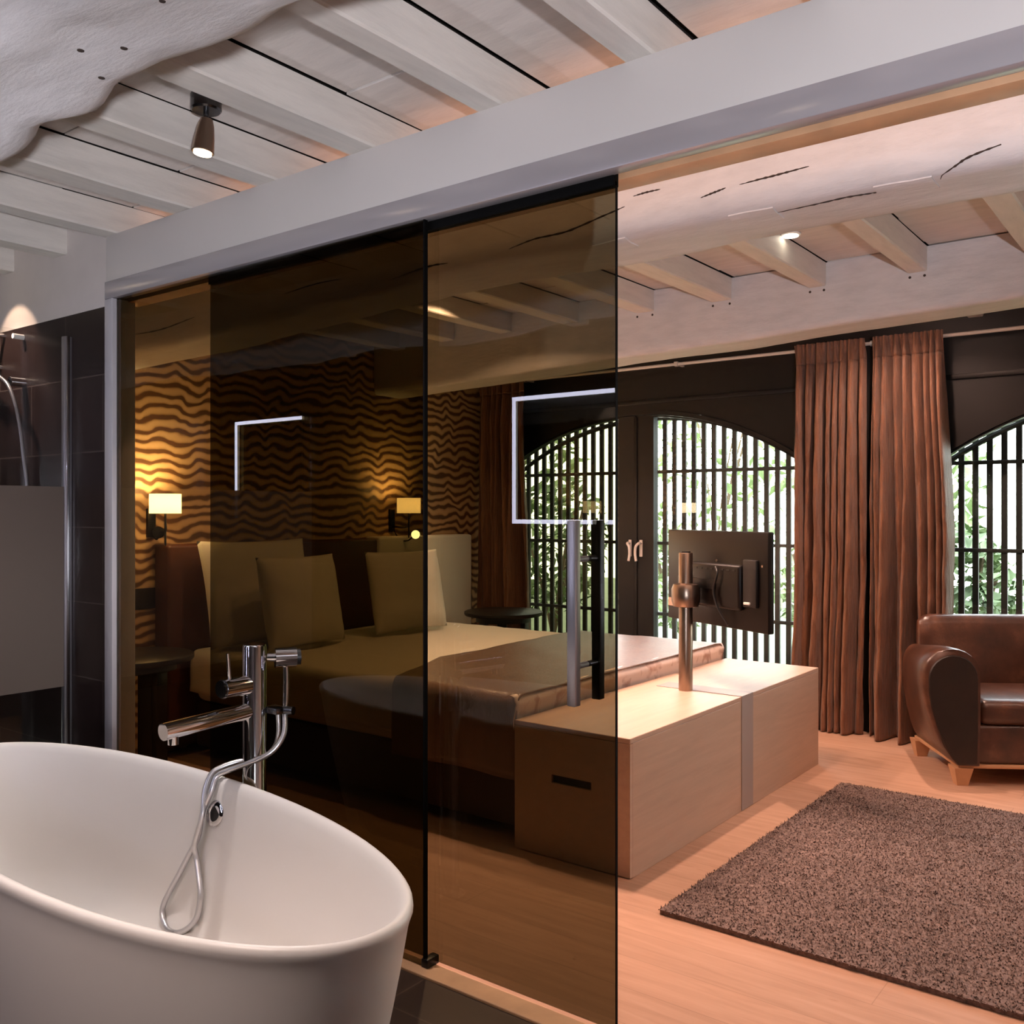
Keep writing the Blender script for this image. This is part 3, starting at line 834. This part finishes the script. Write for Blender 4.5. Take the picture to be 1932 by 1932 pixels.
obj('cable', MB().tube(bez([TVM @ Vector(p) for p in ((.06, .05, .06), (.085, .06, .03), (.06, .062, -.05), (.085, .055, -.13), (.13, .035, -.20))], 8), .006, 8), M['tvmatte'], tv)
obj('pale_patch', MB().box(-.368, -.31, .012, .0135, -.155, -.115).xf(TVM), M['label'], tv, smooth=False)  # small beige patch low on the back of the housing

# ------------------------------------------------------------------ rug
def rug():
    m = MB(); x0, x1, y0, y1 = -1.515, 1.05, 2.80, 4.66
    m.box(x0, x1, y0, y1, .001, .016)
    rg = random.Random(11)
    vs, n = m.bm.verts, 100000
    for k in range(n):
        x = rg.uniform(x0 - .004, x1 + .004); y = rg.uniform(y0 - .004, y1 + .004)
        a = rg.uniform(0, 6.283); l = rg.uniform(.004, .010); b = rg.uniform(.002, .012); w = rg.uniform(.0025, .0045)
        ca, sa = cos(a), sin(a)
        A = vs.new((x - sa * w, y + ca * w, .014)); Bv = vs.new((x + sa * w, y - ca * w, .014)); T = vs.new((x + ca * b, y + sa * b, .014 + l))
        m.bm.faces.new((A, Bv, T))
    bm = m.bm
    me = bpy.data.meshes.new('shaggy_rug'); bm.to_mesh(me); bm.free(); me.materials.append(M['rug'])
    o = bpy.data.objects.new('shaggy_rug', me); C.objects.link(o)
    return o
tag(rug(), 'shaggy taupe rug on the oak floor in front of the armchair', 'rug')

# ------------------------------------------------------------------ armchair
AO = Vector((-1.048, 5.044, 0)); aw = Vector((.839, .544, 0)); af = Vector((.544, -.839, 0))
AM = Matrix(((aw.x, af.x, 0, AO.x), (aw.y, af.y, 0, AO.y), (0, 0, 1, 0), (0, 0, 0, 1)))
ch = thing('armchair', 'worn brown leather club armchair with scrolled arms beside the curtains', 'armchair', tuple(AM @ Vector((.36, -.33, 0))))
CWm = .74
def arm(mirror):
    prof0 = []
    zc = .555; r = .135; cxw = -.065
    prof0.append((.065, .105)); prof0.append((.07, .30)); prof0.append((.07, .50))
    for k in range(0, 13):
        a = k * pi / 12; prof0.append((cxw + r * cos(a), zc + .125 * sin(a)))
    prof0 += [(-.198, .48), (-.185, .40), (-.155, .30), (-.112, .20), (-.068, .135), (-.035, .105)]
    rows = []
    st = [(.035, .90, .0), (.045, .96, 0), (.03, 1.0, 0), (-.1, .95, -.006), (-.22, .84, -.018), (-.34, .72, -.032), (-.46, .60, -.045), (-.55, .52, -.052), (-.58, .48, -.056)]
    for f, k, dz in st:
        row = []
        for w_, z in prof0:
            ww = w_ if w_ > 0 else w_ * k
            if f > .04 or f == .035: ww = .07 + (ww - .07) * (.985 if f > .04 else .9); z = .105 + (z - .105) * (.992 if f > .04 else .94)
            row.append((ww, f, z + dz * (z - .105) / .5))
        rows.append(row)
    rows = rows[1:]
    m = MB().grid(rows, close_v=True, cap=True)
    front = MB()
    pr = [(.07 + (w_ * .97 - .07) * .90 - .010, .105 + (z - .105) * .93 + .008) for w_, z in prof0]
    front.grid([[(w_, .0462, z) for w_, z in pr], [(w_ * .97 - .001, .052, .1 + (z - .1) * .985 + .003) for w_, z in pr]], close_v=True, cap=True)
    for q in (m, front):
        if mirror:
            for v in q.bm.verts: v.co.x = CWm - v.co.x
        q.xf(AM)
    a_ = obj('arm', m, M['leather'], ch, angle=60)
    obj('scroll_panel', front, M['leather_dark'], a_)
arm(False); arm(True)
obj('seat_base', MB().box(.06, CWm - .06, -.54, .02, .105, .30, .02, 3).xf(AM), M['leather'], ch)
obj('seat_cushion', MB().box(.072, CWm - .072, -.50, .035, .295, .425, .045, 4).xf(AM), M['leather'], ch)
m = MB(); rows = []
for i in range(25):
    u = i / 24; w_ = -.02 + (CWm + .04) * u; row = []
    bow = .05 * (1 - (2 * u - 1) ** 2); ed = 1 - max(0, abs(2 * u - 1) - .9) / .1 * .35
    for (f, z) in ((-.52, .10), (-.505, .30), (-.495, .50), (-.505, .66), (-.515, .735), (-.535, .775), (-.56, .785), (-.59, .765), (-.60, .70), (-.59, .4), (-.58, .10)):
        row.append((w_, (f + .56) * ed - .56 - bow * .3, z if z < .7 else .7 + (z - .7) * ed))
    rows.append(row)
m.grid(rows, close_v=True, cap=True).xf(AM)
obj('backrest', m, M['leather'], ch, angle=60)
obj('plinth_rail', MB().box(-.03, CWm + .03, -.585, .03, .088, .106, .003).xf(AM), M['legwood'], ch)
for w_, f in ((-.005, -.005), (CWm + .005, -.005), (-.005, -.56), (CWm + .005, -.56)):
    m = MB(); rows = []
    for z, s in ((.09, .045), (.0, .026)):
        rows.append([(w_ + a * s, f + b * s, z) for a, b in ((-1, -1), (1, -1), (1, 1), (-1, 1))])
    m.grid(rows, close_v=True, cap=True).xf(AM); obj('leg', m, M['legwood'], ch, smooth=False)

# ------------------------------------------------------------------ bathtub
TX, TY, TA, TB, TH, TN = -2.149, 1.222, .986, .354, -.07, 2.084
def sup(a, b, k, n=96):
    th = 2 * pi * k / n; c_, s_ = cos(th), sin(th)
    u = a * (abs(c_) ** (2 / TN)) * (1 if c_ >= 0 else -1); v = b * (abs(s_) ** (2 / TN)) * (1 if s_ >= 0 else -1)
    return TX + u * cos(TH) - v * sin(TH), TY + u * sin(TH) + v * cos(TH)
def tub():
    lv = []
    def add(da, db, z): lv.append((TA + da, TB + db, z))
    add(-.165, -.125, .0); add(-.155, -.115, .012)
    for z in (.08, .16, .25, .34, .42, .49, .545):
        k = 1 - z / .57
        add(-.012 - .145 * k ** 1.15, -.012 - .105 * k ** 1.15, z)
    add(-.010, -.010, .575); add(-.005, -.005, .592); add(.0, .0, .604); add(-.001, -.001, .613); add(-.006, -.006, .619); add(-.012, -.012, .620); add(-.019, -.019, .617)
    add(-.026, -.026, .609); add(-.033, -.032, .595)
    for z in (.55, .50, .44, .38, .32, .27, .235, .215, .205):
        k = (.61 - z) / .43
        add(-.036 - .22 * k ** 1.35 - (.05 * max(0, (.27 - z) / .065) ** 2), -.034 - .092 * k ** 1.3 - (.04 * max(0, (.27 - z) / .065) ** 2), z)
    add(-.50, -.22, .198); add(-.80, -.30, .196)
    rows = [[sup(a, b, k) + (z,) for k in range(96)] for a, b, z in lv]
    return MB().grid(rows, close_v=True, cap=True)
tubm = tub(); bvt = BVHTree.FromBMesh(tubm.bm)
tubo = obj('bathtub', tubm, M['tub'], angle=70, at=(TX, TY, 0))
tag(tubo, 'white oval freestanding bathtub on the dark tiles', 'bathtub')
c0 = Vector((-2.184, 1.532, .531))
h = bvt.ray_cast(Vector((c0.x, 1.25, c0.z)), Vector((0, 1, 0)))
cp, cn = h[0], Vector((.04, -.93, .30)).normalized()
def disc_ring(c, n, ro, ri, t):
    a = n.cross(Vector((0, 0, 1))).normalized(); b = n.cross(a)
    rows = []
    for r, d in ((ro, 0), (ro, t * .7), (ro - .003, t), (ri + .002, t), (ri, t * .5), (ri, -.002)):
        rows.append([c + n * d + (a * cos(2 * pi * k / 28) + b * sin(2 * pi * k / 28)) * r for k in range(28)])
    return MB().grid(rows, close_v=True)
ov = obj('overflow_ring', disc_ring(cp, cn, .034, .019, .007), M['chrome'], tubo)
obj('overflow_hole', MB().cyl(cp - cn * .002, cp + cn * .0015, .0195, 20), M['gap'], ov)

# ------------------------------------------------------------------ bath filler
fx, fy = -2.172, 1.652
fil = thing('bath_filler', 'chrome floor standing bath filler with hand shower behind the tub', 'bath tap', (fx, fy, 0))
obj('pillar', MB().lathe([(.0, .0), (.055, .0), (.055, .012), (.034, .016), (.0325, .02), (.0325, .974), (.030, .979), (.0, .979)], fx, fy, 36, cap=False), M['chrome'], fil)
obj('spout', MB().cyl((fx, fy - .02, .795), (fx, fy - .285, .785), .0225, 24).cyl((fx, fy - .255, .79), (fx, fy - .255, .748), .014, 18), M['chrome'], fil)
vv = obj('valve', MB().cyl((fx, fy - .025, .868), (fx, fy - .105, .868), .027, 28), M['chrome'], fil)
obj('valve_face', MB().cyl((fx, fy - .1051, .868), (fx, fy - .112, .868), .024, 28), M['dark_chrome'], vv)
obj('lever', MB().cyl((fx + .004, fy - .085, .89), (fx + .008, fy - .095, .965), .0045, 10), M['chrome'], vv)
hd = obj('holder', MB().cyl((fx + .02, fy + .03, .940), (fx + .052, fy + .055, .940), .012, 16), M['chrome'], fil)
obj('hand_shower', MB().cyl((fx + .045, fy + .035, .940), (fx + .075, fy + .085, .940), .028, 28).tube(bez([(fx + .063, fy + .058, .935), (fx + .066, fy + .057, .88), (fx + .066, fy + .055, .80)], 6), .0085, 12), M['chrome'], fil)
obj('hand_shower_face', MB().cyl((fx + .0752, fy + .0853, .940), (fx + .081, fy + .095, .940), .022, 24), M['black'], fil)
obj('bracket', MB().box(fx + .015, fx + .072, fy + .018, fy + .060, .785, .803, .004).cyl((fx + .064, fy + .05, .794), (fx + .094, fy + .06, .794), .012, 14), M['dark_chrome'], fil)
pts = [(fx + .066, fy + .053, .785), (-2.085, 1.685, .735), (-2.09, 1.655, .695), (-2.115, 1.625, .672), (-2.15, 1.60, .655), (-2.185, 1.572, .639), (-2.205, 1.550, .624), (-2.205, 1.532, .585), (-2.224, 1.520, .53),
       (-2.230, 1.510, .465), (-2.257, 1.500, .415), (-2.281, 1.489, .366), (-2.310, 1.476, .311), (-2.323, 1.462, .268), (-2.306, 1.452, .238), (-2.272, 1.446, .222), (-2.230, 1.447, .226), (-2.191, 1.453, .247), (-2.165, 1.462, .281),
       (-2.170, 1.476, .332), (-2.199, 1.490, .378), (-2.225, 1.500, .418), (-2.226, 1.496, .452), (-2.212, 1.510, .524), (-2.228, 1.530, .585), (-2.232, 1.553, .626), (-2.224, 1.578, .640), (-2.205, 1.612, .650), (-2.190, 1.64, .652), (-2.178, 1.66, .652)]
obj('hose', MB().tube(bez(pts, 6), .0075, 10), M['hose'], fil)
obj('riser_hose', MB().tube(bez([(fx + .04, fy + .05, .785), (fx + .042, fy + .05, .73), (fx + .036, fy + .042, .69), (fx + .02, fy + .02, .66)], 6), .0065, 10), M['hose'], fil)

# ------------------------------------------------------------------ shower
scr = thing('shower_screen', 'clear glass shower screen with a frosted band and upright profile', 'shower screen', (-3.95, 1.55, 0))
obj('pane', MB().box(-3.955, -3.947, .70, 2.03, .01, 2.10, .001, 1), M['clear'], scr, smooth=False)
obj('frosted_band', MB().box(-3.946, -3.944, .701, 2.028, .607, 1.458), M['frosted'], scr, smooth=False)
pf = obj('wall_profile', MB().box(-3.965, -3.937, 2.014, 2.048, .0, 2.10, .003), M['alu'], scr)
obj('edge_bead', MB().box(-3.9362, -3.930, 2.02, 2.034, .0, 2.10, .001), M['chrome'], scr)
sh = thing('shower_set', 'chrome hand shower with pale hose on the dark tiled shower wall', 'shower', (-4.45, 2.0, 1.0))
obj('slide_rail', MB().cyl((-4.60, 1.985, 1.1), (-4.60, 1.985, 2.05), .011, 14), M['chrome'], sh)
obj('rail_bracket', MB().cyl((-4.60, 1.985, 1.12), (-4.60, 2.055, 1.12), .014, 14).cyl((-4.60, 1.985, 2.03), (-4.60, 2.055, 2.03), .014, 14), M['chrome'], sh)
obj('wall_elbow', MB().cyl((-4.37, 1.985, 1.94), (-4.37, 2.055, 1.94), .022, 20), M['chrome'], sh)
obj('hand_shower', MB().cyl((-4.60, 1.94, 2.08), (-4.50, 1.95, 2.01), .014, 14).cyl((-4.63, 1.90, 2.10), (-4.645, 1.91, 2.07), .045, 24), M['chrome'], sh)
obj('hose', MB().tube(bez([(-4.50, 1.95, 2.01), (-4.42, 1.96, 1.965), (-4.345, 1.965, 1.92), (-4.285, 1.97, 1.83), (-4.25, 1.975, 1.72), (-4.22, 1.975, 1.60), (-4.19, 1.975, 1.47), (-4.15, 1.975, 1.2), (-4.12, 1.975, .95), (-4.16, 1.975, .78), (-4.27, 1.975, .72), (-4.40, 1.985, .85), (-4.42, 2.02, 1.0)], 8), .008, 10), M['alu'], sh)
rh = thing('rain_shower', 'flat rain shower head on an arm high on the shower wall', 'shower head', (-4.45, 1.95, 2.1))
obj('arm', MB().cyl((-4.56, 2.055, 2.175), (-4.56, 1.66, 2.175), .011, 14), M['chrome'], rh)
obj('head', MB().lathe([(.0, 2.168), (.014, 2.166), (.10, 2.150), (.10, 2.140), (.0, 2.140)], -4.56, 1.66, 36, cap=False), M['dark_chrome'], rh)
obj('hook', MB().cyl((-4.375, 2.055, 2.148), (-4.375, 2.0, 2.148), .012, 14), M['whiteplastic'], rh)

# ------------------------------------------------------------------ lit mirrors behind the camera (seen in the glass)
def led_mirror(xa, xb, label, full=True):
    z0, z1, w = 1.277, 2.075, .026; y = YF
    t = thing('backlit_mirror', label, 'mirror', ((xa + xb) / 2, y, z0), 'rectangular lit mirrors reflected in the glass')
    obj('mirror_glass', MB().box(xa, xb, y, y + .022, z0, z1, .002), M['mirror'], t, smooth=False)
    m = MB()
    yy0, yy1 = y + .0221, y + .025
    m.box(xa, xb, yy0, yy1, z1 - w, z1); m.box(xa, xa + w, yy0, yy1, z0 + w, z1 - w)
    if full: m.box(xa, xb, yy0, yy1, z0, z0 + w); m.box(xb - w, xb, yy0, yy1, z0 + w, z1 - w)
    obj('light_frame', m, M['led'], t, smooth=False)
led_mirror(-6.37, -5.55, 'lit rectangular mirror whose reflection shows small in the darkest glass', False)
led_mirror(-3.60, -2.45, 'lit rectangular mirror whose reflection frames the left window')

# ------------------------------------------------------------------ ceiling spots
def add_spot(name, loc, target, power, size=90, blend=.6, col=(1, .68, .42), rad=.03):
    d = bpy.data.lights.new(name, 'SPOT'); d.energy = power; d.spot_size = radians(size); d.spot_blend = blend; d.color = col; d.shadow_soft_size = rad
    o = bpy.data.objects.new(name, d); C.objects.link(o); o.location = loc
    o.rotation_euler = (Vector(target) - Vector(loc)).to_track_quat('-Z', 'Y').to_euler(); return o
def add_point(name, loc, power, col=(1, .68, .42), rad=.03):
    d = bpy.data.lights.new(name, 'POINT'); d.energy = power; d.color = col; d.shadow_soft_size = rad
    o = bpy.data.objects.new(name, d); C.objects.link(o); o.location = loc; return o
def add_area(name, loc, target, power, size, col, spread=180):
    d = bpy.data.lights.new(name, 'AREA'); d.shape = 'DISK'; d.size = size; d.energy = power; d.color = col; d.spread = radians(spread)
    o = bpy.data.objects.new(name, d); C.objects.link(o); o.location = loc
    o.rotation_euler = (Vector(target) - Vector(loc)).to_track_quat('-Z', 'Y').to_euler(); return o

def ceiling_spot(x, y, label, aim=(0, 0)):
    t = thing('ceiling_spotlight', label, 'spotlight', (x, y, ZC), 'chrome bathroom ceiling spotlights')
    obj('canopy', MB().lathe([(.0, ZC), (.043, ZC), (.045, ZC - .004), (.045, ZC - .044), (.040, ZC - .049), (.0, ZC - .049)], x, y, 32, cap=False), M['dark_chrome'], t)
    obj('stem', MB().cyl((x, y, ZC - .045), (x, y, ZC - .085), .008, 12), M['dark_chrome'], t)
    top = Vector((x + .012, y - .006, ZC - .078)); d = Vector((aim[0], aim[1], -1)).normalized()
    hd = obj('spot_head', MB().tube([top, top + d * .02, top + d * .055, top + d * .098, top + d * .10], .03, 28, rads=[.018, .024, .029, .033, .031]), M['steel'], t)
    obj('bulb', MB().cyl(top + d * .1001, top + d * .104, .026, 24), M['bulb'], hd)
    return top + d * .12, d
p, d = ceiling_spot(-2.405, 1.655, 'chrome ceiling spotlight with a lit bulb, hanging beside the rough beam', (-.06, -.10))
add_spot('spot_lamp', p, p + d, 78, 120, .7, (1, .92, .90))
p, d = ceiling_spot(-4.48, 1.70, 'chrome ceiling spotlight over the shower', (.02, .80))
add_spot('spot_lamp', p, p + d, 8, 66, .3, (1, .72, .52), .01)
add_spot('spot_lamp', p, (p.x, p.y, 0), 30, 120, .7, (1, .80, .66), .02)
p, d = ceiling_spot(-.95, 1.45, 'chrome ceiling spotlight added out of view at the right of the bathroom', (.0, -.05))  # unseen spotlight added to brighten the bathroom
add_spot('spot_lamp', p, p + d, 12, 120, .7, (1, .80, .66))

# spotlight added behind the camera, out of the picture, to light the tub front
p, d = ceiling_spot(-1.6, -.15, 'chrome ceiling spotlight added behind the camera as fill', (.0, .35))
add_spot('spot_lamp', p, p + d, 130, 56, .9, (1, .78, .68), .12)

DL = [(-1.545, 4.06), (-.35, 3.45), (.6, 4.3), (-2.86, 3.35), (-3.35, 3.95), (-1.38, 3.0), (-2.03, 3.45), (-1.42, 5.08), (.6, 2.9), (-4.05, 2.98)]
DLL = ['small lit downlight beside a joist, behind the big cracked beam', 'recessed downlight over the rug', 'recessed downlight over the right of the rug', 'recessed downlight over the near side of the bed',
       'recessed downlight over the far side of the bed', 'recessed downlight beside the big beam', 'recessed downlight over the near end of the oak bench', 'recessed downlight in front of the copper curtains', 'recessed downlight by the right wall',
       'recessed downlight in the corner by the left wall lamp']
DP = [0, 9, 8, 44, 48, 4, 27, 22, 7, 26]
for (x, y), lb, pw in zip(DL, DLL, DP):
    t = thing('ceiling_downlight', lb, 'downlight', (x, y, ZC), 'recessed bedroom downlights')
    obj('bezel', MB().lathe([(.0, ZC), (.045, ZC), (.045, ZC - .006), (.036, ZC - .008), (.0, ZC - .008)], x, y, 32, cap=False), M['whiteplastic'], t)
    obj('lens', MB().cyl((x, y, ZC - .0081), (x, y, ZC - .011), .034, 28), M['spotlens'], t)
    if pw: add_area('downlight_lamp', (x, y, ZC - .013), (x, y, 0), pw, .06, (1, .64, .50), 140)
for y, pw, up in ((2.865, 14, 64), (4.745, 7, 80)):
    add_spot('wall_lamp_glow', (-4.56, y, 1.45), (-4.75, y, 1.60), up, 130, 1.0, (1, .76, .50), .03)
    add_point('wall_lamp_bulb', (-4.53, y, 1.40), pw, (1, .72, .45), .025)
add_area('reading_lamp', (-4.43, 4.72, 1.19), (-3.3, 3.85, .9), 1.5, .035, (1, .85, .6))
# added fill uplights behind the camera, without any lamp body
for loc, tgt, pw in (((.75, -.40, 1.17), (-1.35, 1.0, 3.15), 345), ((-2.6, -.42, 1.12), (-2.9, .5, 2.45), 60)):
    add_spot('fill_uplight', loc, tgt, pw, 102, .4, (.90, .91, 1.0), .04)

# ------------------------------------------------------------------ daylight
wd = bpy.data.worlds.new('World'); SC.world = wd; wd.use_nodes = True
nt = wd.node_tree; bg = nt.nodes['Background']
tcn = nt.nodes.new('ShaderNodeTexCoord'); sep = nt.nodes.new('ShaderNodeSeparateXYZ'); rp = nt.nodes.new('ShaderNodeValToRGB')
nt.links.new(tcn.outputs['Generated'], sep.inputs[0]); nt.links.new(sep.outputs['Z'], rp.inputs['Fac'])
rp.color_ramp.elements[0].color = (.92, .97, .88, 1); rp.color_ramp.elements[1].color = (.86, .93, 1, 1)
rp.color_ramp.elements[0].position = .0; rp.color_ramp.elements[1].position = .25
nt.links.new(rp.outputs[0], bg.inputs['Color']); bg.inputs['Strength'].default_value = 15.0

# ------------------------------------------------------------------ camera
cam = bpy.data.cameras.new('Camera'); co = bpy.data.objects.new('Camera', cam); C.objects.link(co)
cam.sensor_width = 36; cam.lens = 36 * 1768.3 / 1932
co.location = (0, 0, 1.35); co.rotation_euler = (radians(90), 0, radians(37.388)); cam.clip_start = .02
SC.camera = co
SC.view_settings.view_transform = 'Standard'; SC.view_settings.look = 'None'; SC.view_settings.gamma = 1; SC.view_settings.exposure = 0
SC.cycles.max_bounces = 8; SC.cycles.diffuse_bounces = 4; SC.cycles.glossy_bounces = 4; SC.cycles.transparent_max_bounces = 24
SC.cycles.caustics_reflective = False; SC.cycles.caustics_refractive = False; SC.cycles.sample_clamp_indirect = 6
SC.cycles.use_denoising = True
SC.cycles.use_adaptive_sampling = True; SC.cycles.adaptive_threshold = .035
SC.cycles.min_transparent_bounces = 5; SC.cycles.min_light_bounces = 0
